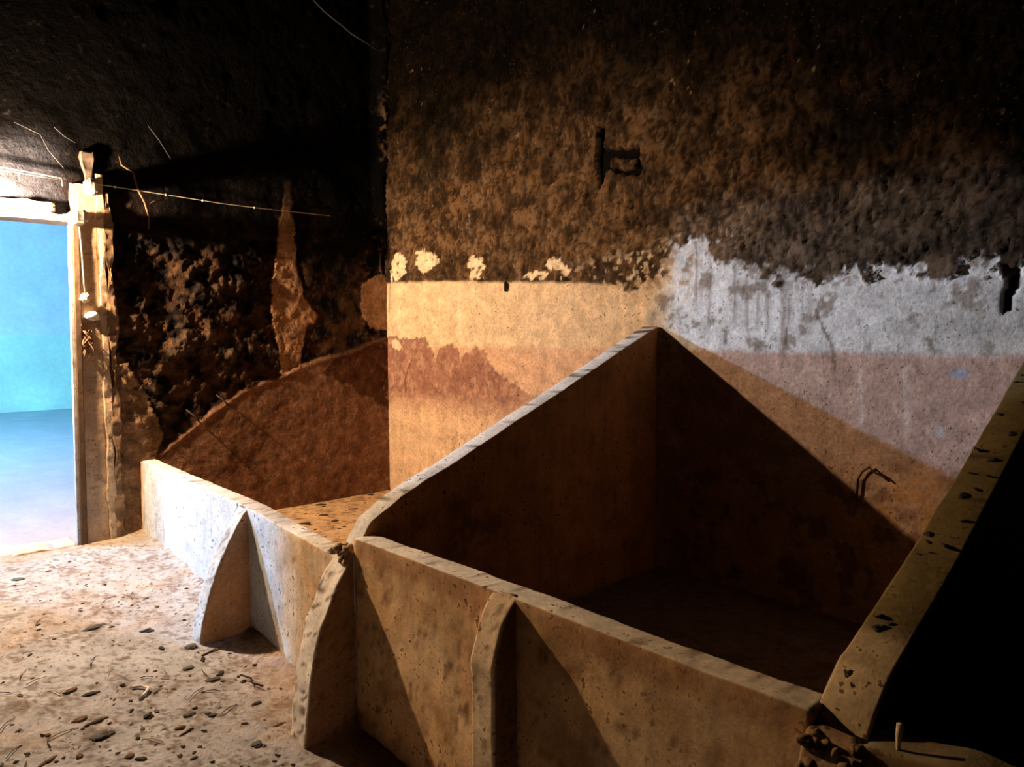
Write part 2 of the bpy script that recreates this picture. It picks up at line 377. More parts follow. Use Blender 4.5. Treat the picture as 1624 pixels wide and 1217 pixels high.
# ------------------------------------------------------------------ floors, ceiling
def fl_fn(x, y):
    P = np.stack([x, y, np.zeros_like(x)], 1)
    P[:, 2] = floor_z(x)+.010*fbm(P, 2, 3, 101)+.006*fbm(P, 11, 4, 103)+.005*np.maximum(ridged(P, 16, 3, 106), 0)
    P[:, 2] += .05*np.exp(-((y-YO)/.05)**2)*ss(-.1, .4, x)*(.6+.5*fbm(P, 7, 3, 107))
    P[:, 2] += .03*np.exp(-((x)/.06)**2)*ss(-2.6, -2.45, y)
    return P
xs_ = np.concatenate([np.arange(-.05, 4.3, .016), np.arange(4.3, 8.0, .08)]); ys_ = np.concatenate([np.arange(-6.5, -4.1, .08), np.arange(-4.1, YO+.08, .016)])
me = gridmesh(xs_, ys_, fl_fn); P = coords(me); P0 = P.copy(); P0[:, 2] = 0
n1 = fbm(P0, 2.2, 4, 111); n2 = fbm(P0, 9, 4, 113); n3 = fbm(P0, 30, 3, 115)
c = np.empty((len(P), 3)); c[:] = (.46, .45, .47)
c = mixc(c, (.55, .56, .60), ss(-.1, .4, n1)*.7)
c = mixc(c, (.44, .32, .22), ss(.15, .5, -n1+.3*n2)*.5)
c = mixc(c, (.20, .14, .10), ss(.20, .40, n3+.5*n2)*.65)
c = mixc(c, (.16, .11, .08), ss(.30, .40, fbm(P0, 50, 2, 119))*.75*ss(-.5, .1, n2+n1))
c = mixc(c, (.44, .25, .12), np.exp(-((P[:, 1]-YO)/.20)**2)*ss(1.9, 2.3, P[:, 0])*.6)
c = mixc(c, (.07, .035, .018), np.exp(-((P[:, 1]-YO)/.14)**2)*ss(3.25, 3.45, P[:, 0]+.1*n2)*.85)  # black shadow behind the tall buttress painted into the floor
c = mixc(c, (.07, .035, .018), np.exp(-(((P[:, 1]-YO)/.12)**2+((P[:, 0]-2.22)/.10)**2))*.85)  # shadow beside the whitewashed buttress painted into the floor
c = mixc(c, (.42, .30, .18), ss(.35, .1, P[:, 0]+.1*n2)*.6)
c *= (.90-.20*ss(1.4, .2, P[:, 0]))[:, None]  # darker colour near the doorway offsets the strong light there
for (a, b, r, k) in ((2.70, -3.28, .09, .75), (2.54, -3.60, .10, .6), (2.25, -3.25, .06, .4), (1.62, -3.05, .06, .4), (2.9, -2.95, .05, .4), (3.05, -3.3, .07, .4)):
    c = mixc(c, (.13, .12, .10), np.exp(-(((P[:, 0]-a)/r)**2+((P[:, 1]-b)/(r*.7))**2)**1.5)*k*ss(-.3, .1, n3+n2))
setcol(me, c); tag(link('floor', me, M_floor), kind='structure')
# floor inside the bins
def fi_fn(x, y):
    P = np.stack([x, y, np.zeros_like(x)], 1); P[:, 2] = .006*fbm(P, 9, 4, 121)+.003*fbm(P, 40, 2, 122); return P
me = gridmesh(np.arange(-.05, 8.0, .022), np.arange(YO+.06, .05, .022), fi_fn); P = coords(me); P[:, 2] = 0
n2 = fbm(P, 9, 4, 123); n3 = fbm(P, 30, 3, 125)
c = np.empty((len(P), 3)); c[:] = (.52, .34, .19); c = mixc(c, (.14, .075, .04), ss(.1, .4, n3+.5*n2)*.7)
c = mixc(c, (.12, .06, .03), ss(3.2, 3.4, P[:, 0])*.8)  # shade behind the first partition put into the floor colour
setcol(me, c); tag(link('floor', me, M_floor), kind='structure')
tag(link('floor', box_mesh([(-.3, -6.5, -.8, 8, .3, -.42)]), M_dark), kind='structure')
tag(link('ceiling', box_mesh([(-.3, -6.5, CEIL, 8, .4, CEIL+.2)]), M_dark), kind='structure')

# ------------------------------------------------------------------ room beyond the doorway
FX = -11.86
def ff_fn(x, y): return np.stack([x, y, np.zeros_like(x)-.002], 1)
me = gridmesh(np.arange(FX-.1, .02, .1), np.arange(-9, 4, .1), ff_fn); P = coords(me); n1 = fbm(P, .8, 4, 131); n2 = fbm(P*[1, 2.5, 1], 3, 4, 133)
c = np.empty((len(P), 3)); c[:] = (.33, .27, .25); c = mixc(c, (.13, .24, .23), ss(-6.0, -11.0, P[:, 0]+1.2*n1)*.9)  # light falling away and the teal wall's reflection painted into the floor
c = mixc(c, (.25, .32, .32), ss(-2.5, -6.5, P[:, 0]+.8*n1)*.7)
c *= (1+.12*n2)[:, None]
setcol(me, c); tag(link('floor', me, M_farfloor), kind='structure')
def fw_fn(y, z): return np.stack([np.zeros_like(y)+FX, y, z], 1)
me = gridmesh(np.arange(-9, 4, .06), np.arange(-.1, 5, .06), fw_fn); P = coords(me); n1 = fbm(P, .9, 4, 141); n2 = fbm(P, 3, 4, 143)
c = np.empty((len(P), 3)); c[:] = (.36, .46, .58)
dado = ss(.04, -.04, P[:, 2]-1.62+.02*n2)
c = mixc(c, (.30, .50, .40), dado); c = mixc(c, (.44, .60, .50), dado*ss(.0, .35, n1+.5*n2)*.5)
c = mixc(c, (.36, .62, .54), np.exp(-(((P[:, 1]+1.15)/.42)**2+((P[:, 2]-.25)/.38)**2)**2)*.75)
c = mixc(c, (.30, .52, .58), ss(.1, .5, n2)*(1-dado)*.25)
setcol(me, c); tag(link('wall_far', me, M_farwall), kind='structure')
for nm, bx in (('wall_far_right', (FX, 3.9, 0, -.2, 4.1, 5)), ('wall_far_left', (FX, -9.1, 0, -.2, -8.9, 5))):
    me = box_mesh([bx]); setcol(me, np.tile((.12, .5, .65), (8, 1))); tag(link(nm, me, M_farwall), kind='structure')
me = box_mesh([(FX, -9, 5, -.2, 4, 5.2)]); setcol(me, np.tile((.3, .4, .45), (8, 1))); tag(link('ceiling', me, M_farwall), kind='structure')
me = box_mesh([(-.3, -9, -.05, -.2, -6.5, 5), (-.3, .4, -.05, -.2, 4, 5)]); setcol(me, np.tile((.12, .5, .65), (16, 1))); tag(link('wall_far', me, M_farwall), kind='structure')

# ------------------------------------------------------------------ masonry sweeps
def sweep(stations, closed=True, cap=True):
    n = len(stations[0]); V = [p for s in stations for p in s]; F = []
    for i in range(len(stations)-1):
        for k in range(n if closed else n-1):
            F.append((i*n+k, i*n+(k+1) % n, (i+1)*n+(k+1) % n, (i+1)*n+k))
    if cap:
        # quad-grid caps: loop is left side up, top, right side down, so pair points across
        for base, flip in ((0, False), ((len(stations)-1)*n, True)):
            for k in range(n//2-1):
                f = (base+k, base+k+1, base+n-2-k, base+n-1-k)
                if len(set(f)) >= 3: F.append(f if flip else f[::-1])
    me = mesh(V, F)
    bm = bmesh.new(); bm.from_mesh(me); bmesh.ops.recalc_face_normals(bm, faces=bm.faces); bm.to_mesh(me); bm.free()
    return me
def prof(zb, zt, t, n=34, r=.018):
    """cross-section points (s, z), s from 0 (outer) to t (inner), left side up, top, right side down"""
    pts = [(0, zb+(zt-r-zb)*k/n) for k in range(n)]
    pts += [(r-r*math.cos(a), zt-r+r*math.sin(a)) for a in (0, .5, 1.05, math.pi/2)]
    half = pts
    return half+[(t-a, b) for a, b in reversed(half)]
def roughen(me, amp, seed, big=.006, extra=None):
    P = coords(me); N = normals(me)
    d = amp*fbm(P, 14, 4, seed)+big*fbm(P, 2.5, 3, seed+3)
    if extra is not None: d += extra(P, N)
    P2 = P+N*d[:, None]; setco(me, P2); return P, N

def front_section(name_parent, x0, x1, topx, topz, colfn, seed, base_extra=.0):
    xs = np.arange(x0, x1+.001, (x1-x0)/max(4, int((x1-x0)/.022)))
    st = []
    for x in xs:
        zt = float(np.interp(x, topx, topz)); zb = float(floor_z(np.array(x)))-.12
        st.append([(x, YO+s, zz) for s, zz in prof(zb, zt, T, 34, .009)])
    me = sweep(st); P, N = roughen(me, .004, seed, .005)
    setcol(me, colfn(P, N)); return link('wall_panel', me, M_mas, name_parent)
def col_front(P, N):
    x, y, z = P.T; n1 = fbm(P, 3, 4, 201); n2 = fbm(P, 10, 4, 203); n3 = fbm(P, 30, 3, 205)
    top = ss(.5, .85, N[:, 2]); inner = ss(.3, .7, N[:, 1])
    c = np.empty((len(P), 3)); c[:] = (.64, .40, .20)
    c = mixc(c, (.76, .54, .32), ss(-.1, .4, n1)*.6)
    c = mixc(c, (.36, .18, .07), ss(.1, .45, n2-.5*n1)*.55)
    c = mixc(c, (.22, .11, .05), ss(.34, .42, n3+.2*n2)*.7)
    c *= (1-.25*ss(4.4, 5.4, x))[:, None]
    white = ss(2.72, 2.35, x+.12*n2+.1*(z-.3))
    c = mixc(c, (.55, .61, .68), white*.95*ss(.0, .12, x+.02*n2)+0*x)  # whitewash, with the blue of the cold light mixed into its colour
    cream = ss(2.4, 2.7, x)*ss(3.3, 3.1, x)
    c = mixc(c, (.66, .50, .32), cream*ss(-.35, .3, n1+n2)*.7)
    zt = .60*(x < 3.25)+.68*(x >= 3.25)
    band = ss(3.3, 3.4, x)*ss(zt-.10, zt-.085, z+.008*n2)
    c = mixc(c, (.42, .22, .10), band*(.6+.4*ss(-.2, .3, n2))*(1-top))
    # light seam under the band, dark spots and runs
    seam = ss(3.35, 3.45, x)*ss(.008, .003, np.abs(z-(zt-.098)+.006*n2))
    c = mixc(c, (.62, .48, .30), seam*.75*ss(4.9, 4.4, x)); c = mixc(c, (.10, .05, .03), seam*.6*ss(4.8, 5.0, x)*ss(-.2, .1, n3))
    c = mixc(c, (.15, .10, .04), ss(5.55, 5.62, x)*.8)
    dk = np.exp(-(((x-4.18)/.09)**2+((z-.18)/.11)**2))+.8*np.exp(-(((x-4.12)/.1)**2+((z-.38)/.08)**2))
    c = mixc(c, (.10, .05, .03), np.clip(dk, 0, 1)*ss(.12, .24, n3)*.9)
    c = mixc(c, (.88, .84, .80), top*(1-white)*.9)
    c = mixc(c, (.62, .58, .56), top*white)
    c = mixc(c, (.56, .42, .24), top*ss(4.0, 5.2, x)*.7)
    c = mixc(c, (.13, .095, .035), top*ss(5.55, 5.64, x)*.9)
    c = mixc(c, (.03, .03, .03), ss(.016, .008, segd(x+.02*n2, z+.01*n3, [(1.93, .50), (2.0, .56), (2.10, .60)]))*(1-top)*.8)
    c = mixc(c, (.16, .08, .045), top*ss(.33, .40, n3+.2*n2)*.7)
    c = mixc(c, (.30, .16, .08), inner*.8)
    return c
FW = empty('bin_front_wall', (2.8, YO, 0), 'long low rendered masonry wall closing the front of the storage bins, whitewashed at its left end', 'wall')
p1 = front_section(FW, .0, W1-TP+.02, [0, .07, .15, .5, 2.14, 2.6, 3.11, 3.25], [.585, .605, .607, .60, .590, .565, .535, .53], col_front, 11)
p1['label'] = 'whitewashed lower left stretch of the front wall'
p2 = front_section(FW, W1, W2-TP+.01, [3.3, 3.42, 4.29, 5.15, 5.5], [.658, .665, .678, .682, .690], col_front, 13)
p2['label'] = 'ochre middle stretch of the front wall with flat top'
p3 = front_section(FW, W2-.03, 7.6, [5.55, 5.7, 5.80, 5.95, 6.2, 7.6], [.645, .668, .688, .675, .63, .60], col_front, 17)
p3['label'] = 'broken right stretch of the front wall'

def buttress(parent, x0, x1, zy, colfn, seed, label, rough=.006, top_in=.03):
    """zy: list of (z, y_front) from the bottom up"""
    zb, zt = zy[0][0], zy[-1][0]; n = int((zt-zb)/.018); st = []
    zz = [p[0] for p in zy]; yy = [p[1] for p in zy]; nx = 8
    for z in np.linspace(zb, zt, n):
        yf = float(np.interp(z, zz, yy)); yb = YO+top_in; r = .014; m = 10
        side = [(x0, yb+(yf+r-yb)*k/m) for k in range(m)]+[(x0+r-r*math.cos(a), yf+r-r*math.sin(a)) for a in (0, .5, 1.05, math.pi/2)]
        side += [(x0+(x1-x0)*k/nx, yf) for k in (1, 2, 3)]
        loop = side+[(x0+x1-a, b) for a, b in reversed(side)]
        st.append([(a, b, z) for a, b in loop])
    me = sweep(st); P, N = roughen(me, rough, seed, .008); setcol(me, colfn(P, N))
    o = link('buttress', me, M_mas, parent); o['label'] = label; return o
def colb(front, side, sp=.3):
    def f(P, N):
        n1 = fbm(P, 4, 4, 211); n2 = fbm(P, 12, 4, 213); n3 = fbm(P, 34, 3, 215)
        s = ss(.45, .75, N[:, 0])  # right sides, turned from the warm bulb, get a darker colour for shade
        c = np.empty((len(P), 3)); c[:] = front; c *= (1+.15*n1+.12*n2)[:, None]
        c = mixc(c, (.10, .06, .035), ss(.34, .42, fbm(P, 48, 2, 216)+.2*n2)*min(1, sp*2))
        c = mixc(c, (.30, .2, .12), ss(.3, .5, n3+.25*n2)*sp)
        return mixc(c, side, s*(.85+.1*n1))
    return f
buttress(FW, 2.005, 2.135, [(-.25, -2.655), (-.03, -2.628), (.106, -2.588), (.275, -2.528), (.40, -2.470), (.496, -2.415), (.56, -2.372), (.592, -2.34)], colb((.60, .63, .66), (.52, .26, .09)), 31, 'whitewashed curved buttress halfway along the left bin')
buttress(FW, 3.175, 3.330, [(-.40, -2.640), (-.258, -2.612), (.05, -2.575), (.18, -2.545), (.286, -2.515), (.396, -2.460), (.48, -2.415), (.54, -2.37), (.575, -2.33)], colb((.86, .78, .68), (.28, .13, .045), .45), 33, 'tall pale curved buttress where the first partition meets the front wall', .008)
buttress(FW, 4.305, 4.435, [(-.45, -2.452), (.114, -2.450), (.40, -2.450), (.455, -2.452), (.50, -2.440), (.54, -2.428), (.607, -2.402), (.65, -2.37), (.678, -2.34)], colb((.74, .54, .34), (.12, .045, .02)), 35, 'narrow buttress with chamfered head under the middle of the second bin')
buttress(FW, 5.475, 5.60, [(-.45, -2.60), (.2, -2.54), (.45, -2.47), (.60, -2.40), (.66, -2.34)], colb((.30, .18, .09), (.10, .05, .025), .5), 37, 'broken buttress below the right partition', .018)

# partitions with sloping tops
def partition(name, x1, low, seed, topcol, facecol, label, capspeck):
    o = empty(name, (x1-TP/2, -1.2, 0), label, 'partition')
    prof_y = [p[0] for p in low]+[.0]; prof_z = [p[1] for p in low]+[HB]
    ys = np.arange(low[0][0], .001, .022); st = []
    for y_ in ys:
        zt = float(np.interp(y_, prof_y, prof_z))
        st.append([(x1-TP+s, y_, zz) for s, zz in prof(-.10, zt, TP, 60, .008)])
    me = sweep(st); P, N = roughen(me, .004, seed, .005, lambda P, N: .010*fbm(P, 9, 3, seed+9)*ss(-1.9, -2.2, P[:, 1]))
    x, y, z = P.T; n1 = fbm(P, 3, 4, 221); n2 = fbm(P, 9, 4, 223); n3 = fbm(P, 28, 3, 225)
    top = ss(.5, .8, N[:, 2])
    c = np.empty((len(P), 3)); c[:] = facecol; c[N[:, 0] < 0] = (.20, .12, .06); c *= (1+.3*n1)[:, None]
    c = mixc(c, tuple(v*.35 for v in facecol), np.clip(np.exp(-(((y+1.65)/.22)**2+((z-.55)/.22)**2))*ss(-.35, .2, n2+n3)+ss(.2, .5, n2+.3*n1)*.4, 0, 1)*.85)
    t = np.empty((len(P), 3)); t[:] = topcol; t *= (1+.15*n2)[:, None]
    t = mixc(t, (.035, .028, .025), ss(capspeck, capspeck+.05, n3+.35*n2-.12*ss(-1.2, -1.9, y))*.9)
    if x1 > 4: t = mixc(t, (.50, .36, .20), ss(-2.0, -2.1, y+.05*n2)); 
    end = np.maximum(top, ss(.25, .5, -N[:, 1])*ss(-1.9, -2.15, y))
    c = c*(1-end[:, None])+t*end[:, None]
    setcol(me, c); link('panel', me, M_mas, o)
    return o
PA = partition('bin_partition', W1, [(-2.345, .56), (-2.32, .63), (-2.26, .72), (-2.17, .772), (-2.087, .815), (-1.95, .872), (-1.794, .925)], 51, (.70, .66, .62), (.46, .19, .055),
   'tall thin partition with pale sloping top between the first and second bins', .30)
PB = partition('bin_partition', W2, [(-2.37, .50), (-2.33, .65), (-2.28, .705), (-2.185, .765), (-2.09, .800), (-1.90, .860), (-1.67, .945)], 53, (.165, .115, .042), (.05, .025, .012),  # near-black face colour carries the shade of its right side
   'nearest right partition, its sloping olive brown top peppered with black clumps', .36)

def chunk_mesh(seed, sub=2, sharp=.35, squash=.55):
    bm = bmesh.new(); bmesh.ops.create_icosphere(bm, subdivisions=sub, radius=1)
    P = np.array([v.co[:] for v in bm.verts]); d = 1+sharp*fbm(P, 1.3, 3, seed)*1.5+.35*fbm(P, 3.5, 2, seed+5)
    for v, k in zip(bm.verts, d): v.co *= float(k)
    for v in bm.verts: v.co.z *= squash
    me = bpy.data.meshes.new('chunk'); bm.to_mesh(me); bm.free(); me.polygons.foreach_set('use_smooth', [True]*len(me.polygons)); return me
def join_chunks(specs, mat_, name, parent, label=None):
    V, F = [], []
    for k, (p, s) in enumerate(specs):
        m = chunk_mesh(300+k*7, 2, .5, .9); n = len(V)
        rot = Matrix.Rotation(k*1.7, 3, 'Z') @ Matrix.Rotation(k*.9, 3, 'X')
        V += [Vector(p)+rot @ Vector((v.co.x*s[0], v.co.y*s[1], v.co.z*s[2])) for v in m.vertices]
        F += [tuple(n+i for i in f.vertices) for f in m.polygons]; bpy.data.meshes.remove(m)
    me = mesh(V, F); setcol(me, np.tile((.42, .28, .16) if V[0][0] < 4 else (.20, .12, .055), (len(V), 1)))
    o = link(name, me, mat_, parent)
    if label: o['label'] = label
    return o
r = random.Random(3)
join_chunks([((3.26+r.uniform(-.05, .06), YO-.01+r.uniform(-.02, .05), .575+r.uniform(-.035, .03)), (r.uniform(.014, .03), r.uniform(.012, .024), r.uniform(.012, .026))) for _ in range(22)],
   M_mas, 'crumbled_mortar', PA, 'crumbling brown mortar at the low front end')
join_chunks([((5.54+r.uniform(-.07, .07), YO-.02+r.uniform(-.04, .05), .60+r.uniform(-.09, .05)), (r.uniform(.008, .020), r.uniform(.008, .016), r.uniform(.008, .018))) for _ in range(80)],
   M_mas, 'crumbled_mortar', PB, 'broken mortar and exposed brick at the low front end')

# ------------------------------------------------------------------ doorway: frame, plaster jamb, hardware
def strip(parent, name, y0, y1, z0, z1, x0, x1, col, mat_, seed, rough=.006, step=.014, lean=0, edge=0):
    zz = np.arange(z0, z1+.001, step); st = []
    m = 7
    for z_ in zz:
        e = edge*math.sin(z_*9+seed)+edge*.6*math.sin(z_*23+seed*2); off = lean*(z_-1.2)
        side = [(x0+(x1-x0)*k/m, y0+off+e) for k in range(m+1)]+[(x1, y0+off+e+(y1-y0)*k/8) for k in (1, 2, 3)]
        loop = side+[(a, 2*((y0+y1)/2+off)+e*.2-b) for a, b in reversed(side)]
        st.append([(a, b, z_) for a, b in loop])
    me = sweep(st); P, N = roughen(me, rough, seed, rough)
    n2 = fbm(P, 9, 4, seed+1); n3 = fbm(P, 30, 3, seed+2)
    c = np.empty((len(P), 3)); c[:] = col; c *= (1+.18*n2)[:, None]; c = mixc(c, (.10, .06, .04), ss(.3, .45, n3)*.5); c *= .78
    setcol(me, c); return link(name, me, mat_, parent)
DR = tag(empty('door_1', (0, -3.4, 0)), kind='structure')
LEAN = .014
strip(DR, 'frame_post', -2.790, -2.768, -.06, 2.44, -.03, .022, (.42, .42, .45), M_mas, 61, .002, .03, LEAN)['label'] = 'pale painted edge of the door frame'
strip(DR, 'frame_post', -2.768, -2.728, -.06, 2.44, -.06, .045, (.13, .08, .05), M_mas, 62, .003, .03, LEAN)
strip(DR, 'plaster_jamb', -2.752, -2.575, -.05, 2.74, -.05, .018, (.52, .36, .23), M_mas, 63, .006, .014, 0, .004)
strip(DR, 'plaster_jamb', -2.585, -2.535, -.05, 2.83, -.05, .034, (.58, .43, .29), M_mas, 64, .008, .014, 0, .006)
strip(DR, 'plaster_jamb', -2.535, -2.485, -.05, 2.70, -.05, .040, (.24, .15, .09), M_mas, 65, .020, .014, 0, .010)
strip(DR, 'plaster_jamb', -2.66, -2.60, 2.70, 2.98, -.05, .030, (.16, .12, .10), M_mas, 66, .012, .014, 0, .010)
# lintel beam
zz = [2.44, 2.57]; ys = np.arange(-4.25, -2.735, .03); st = []
for y_ in ys:
    z1 = 2.565+.008*math.sin(y_*17); st.append([(-.24, y_, 2.44), (-.24, y_, z1)]+[(.035, y_, z1), (.035, y_, 2.44)])
def beam(y0, y1, z0, z1, x0, x1, col, name, seed, amp=.004):
    st = []
    for y_ in np.arange(y0, y1+.001, .02):
        e = .006*math.sin(y_*19+seed)+.004*math.sin(y_*47)
        side = [(x0+(x1-x0)*k/6, z1+e) for k in range(7)]+[(x1, z1+e-(z1-z0)*k/8) for k in (1, 2, 3)]
        loop = side+[(a, z0+z1+e-b) for a, b in reversed(side)]
        st.append([(a, y_, b) for a, b in loop])
    me = sweep(st); P, N = roughen(me, amp, seed, amp); n2 = fbm(P, 9, 4, seed)
    c = np.empty((len(P), 3)); c[:] = col; c *= (1+.2*n2)[:, None]; setcol(me, c); return link(name, me, M_mas, DR)
beam(-4.3, -2.74, 2.445, 2.505, -.24, .030, (.30, .20, .15), 'lintel', 71)
beam(-4.3, -2.86, 2.505, 2.575, -.10, .045, (.34, .24, .16), 'lintel', 72, .010)
strip(DR, 'frame_post', -4.15, -4.09, -.06, 2.44, -.24, .03, (.5, .36, .25), M_mas, 67, .003, .05)
beam(-4.09, -2.80, -.05, .006, -.26, .02, (.45, .38, .28), 'threshold', 73)

def blocky(name, bx, mat_, label, cat, seed, bev=.008):
    me = box_mesh([bx]); bm = bmesh.new(); bm.from_mesh(me)
    bmesh.ops.bevel(bm, geom=bm.edges[:], offset=bev, segments=2, affect='EDGES'); bmesh.ops.subdivide_edges(bm, edges=bm.edges[:], cuts=3, use_grid_fill=True)
    bm.to_mesh(me); bm.free(); roughen(me, .005, seed, .003); me.polygons.foreach_set('use_smooth', [True]*len(me.polygons))
    P = coords(me); setcol(me, np.tile((.62, .56, .50), (len(P), 1)))
    c0 = P.mean(0); o = bpy.data.objects.new(name, me); C.objects.link(o); me.materials.append(mat_)
    me.transform(Matrix.Translation(-Vector(c0))); o.location = c0
    return tag(o, label, cat) if label else o
blocky('stone_block', (-.02, -2.775, 2.425, .19, -2.675, 2.525), M_mas, 'stone block jutting out at the upper corner of the door frame', 'stone', 5, .015)
blocky('stone_block', (-.02, -2.665, 2.655, .16, -2.60, 2.765), M_mas, 'smaller stone block projecting above the door corner, wire tied to it', 'stone', 6, .012)
# cord with knob beside the frame
cr = empty('door_cord', (.07, -2.705, 1.9), 'thin pale cord with a round knob hanging down beside the door frame', 'cord')
link('cord', tube([(.07, -2.715, 2.41), (.072, -2.705, 2.2), (.07, -2.70, 2.0), (.07, -2.695, 1.93)], .005), M_rope, cr)
kn = chunk_mesh(901, 3, .15, 1.0); kn.transform(Matrix.Translation((.07, -2.695, 1.885)) @ Matrix.Scale(.034, 4)); link('knob', kn, M_rope, cr)
tg = []
rr = random.Random(12)
for k in range(5):
    a = rr.uniform(0, 6); pts = []
    for i in range(14):
        t = i/13*5+a; pts.append((.06+.03*math.sin(t*1.3+k), -2.69+.035*math.cos(t), 1.66-.011*i*1.6+.03*math.sin(t*.8+k)))
    tg.append(tube(pts, .006, 5))
bm = bmesh.new()
for t_ in tg: bm.from_mesh(t_)
me = bpy.data.meshes.new('m'); bm.to_mesh(me); bm.free()
tag(link('knotted_rope', me, M_brn), 'tangled knot of brown rope hanging on the door frame at mid height', 'rope')
nl = chunk_mesh(905, 2, .2, 1.0); nl.transform(Matrix.Translation((.05, -2.645, 1.745)) @ Matrix.Diagonal((.03, .05, .035, 1)))
tag(link('plaster_lump', nl, M_stone), 'small light lump stuck on the door jamb between cord knob and rope', 'lump')

# wires on the wall
wp = [(.095, -2.60, 2.735), (.06, -2.46, 2.738), (.05, -2.09, 2.728), (.045, -1.66, 2.714), (.045, -1.36, 2.712), (.04, -0.63, 2.72)]
wr = empty('wall_wire', wp[0], 'thin wire running right from the door corner across the sooty left wall', 'wire')
link('strand', tube(wp, .0035), M_rope, wr)
for q_ in (wp[1], (.05, -2.09, 2.727), (.045, -1.80, 2.719), (.045, -1.36, 2.712)):
    k = chunk_mesh(909, 1, .1, 1.0); k.transform(Matrix.Translation(q_) @ Matrix.Scale(.010, 4)); link('clip', k, M_stone, wr)
wr = empty('wall_wire', (.04, -3.0, 2.77), 'pale double wire on the wall just above the door lintel', 'wire')
link('strand', tube([(.04, -3.6, 2.80), (.04, -3.174, 2.782), (.04, -3.026, 2.772), (.04, -2.81, 2.756), (.04, -2.805, 2.70)], .004), M_rope, wr)
link('strand', tube([(.04, -3.6, 2.775), (.04, -3.1, 2.758), (.04, -2.81, 2.742)], .003), M_rope, wr)
vp = [(.05, -2.421, 2.976), (.05, -2.405, 2.911), (.055, -2.326, 2.87), (.05, -2.299, 2.752), (.055, -2.252, 2.65), (.05, -2.223, 2.539), (.05, -2.23, 2.44)]
rt_ = empty('dry_root', vp[0], 'thin dry root hanging down the black wall right of the door corner', 'root')
link('stem', tube(vp, .009, 6, [.5, .8, 1, 1, 1, .9, .5]), M_brn, rt_)
link('side_shoot', tube([(.05, -2.25, 2.62), (.055, -2.19, 2.66), (.05, -2.12, 2.68)], .005, 5), M_brn, rt_)
tag(link('cable', tube([(.12, -1.0, 4.75), (.12, -.7, 4.55), (.12, -.4, 4.42), (.16, -.14, 4.33)], .007, 6), M_cob), 'grey dusty cable sagging across the top of the black left wall', 'cable')
for (y_, z_), lb in (((-1.93, .93), 'short dark nail slanting out of the left wall above the bin wall'), ((-1.68, 1.04), 'short dark nail on the left wall near the vertical plaster patch')):
    o = tag(link('nail', tube([(.02, y_-.05, z_+.05), (.05, y_, z_), (.075, y_+.035, z_-.05)], .006, 6), M_blk), lb, 'nail')
for k, (pts, lb) in enumerate([
  ([(0.04, -3.083, 3.108), (0.04, -2.93, 3.05), (0.04, -2.88, 2.94), (0.04, -2.79, 2.83)], 'pale cobweb strand curving over the wall above the lintel'),
  ([(0.04, -2.84, 3.12), (0.04, -2.78, 3.065), (0.04, -2.71, 3.03)], 'short pale cobweb strand on the black wall left of the dry root'),
  ([(0.04, -2.20, 3.25), (0.04, -2.12, 3.15), (0.04, -2.04, 3.02)], 'grey cobweb strand slanting down the black wall above the wire'),
  ([(0.07, -.10, 2.42), (0.09, -.12, 2.28), (0.08, -.09, 2.18), (0.07, -.13, 2.05), (0.06, -.10, 1.85)], 'thin pale root running down beside the room corner')]):
    tag(link('cobweb_strand' if k < 3 else 'dry_root', tube(pts, .0035, 5), M_brn if k > 2 else M_cob), lb, 'cobweb' if k < 3 else 'root')
# back wall bits
tag(link('peg', tube([(1.815, -.006, 2.035), (1.818, -.010, 2.02), (1.818, -.012, 1.99), (1.812, -.010, 1.955)], .016, 8, [.7, 1, 1, .6]), M_blk), 'short black peg at the top of the cream band on the back wall', 'peg')
tag(link('bent_wire', tube([(4.665, -.008, 0.70), (4.67, -.012, 0.806), (4.689, -.014, 0.847), (4.727, -.014, 0.88), (4.76, -.012, 0.853), (4.799, -.012, 0.838), (4.831, -.008, 0.816)], .006, 6), M_blk), 'bent dark wire sticking out of the back wall above the shadow', 'wire')
tag(link('pale_stub', tube([(5.667, -2.32, .62), (5.668, -2.325, .66), (5.670, -2.33, .70), (5.673, -2.33, .727)], .0055, 8, [.8, .8, 1.2, 1.6]), M_straw), 'small pale stub standing on the front wall beside the right partition foot', 'stub')

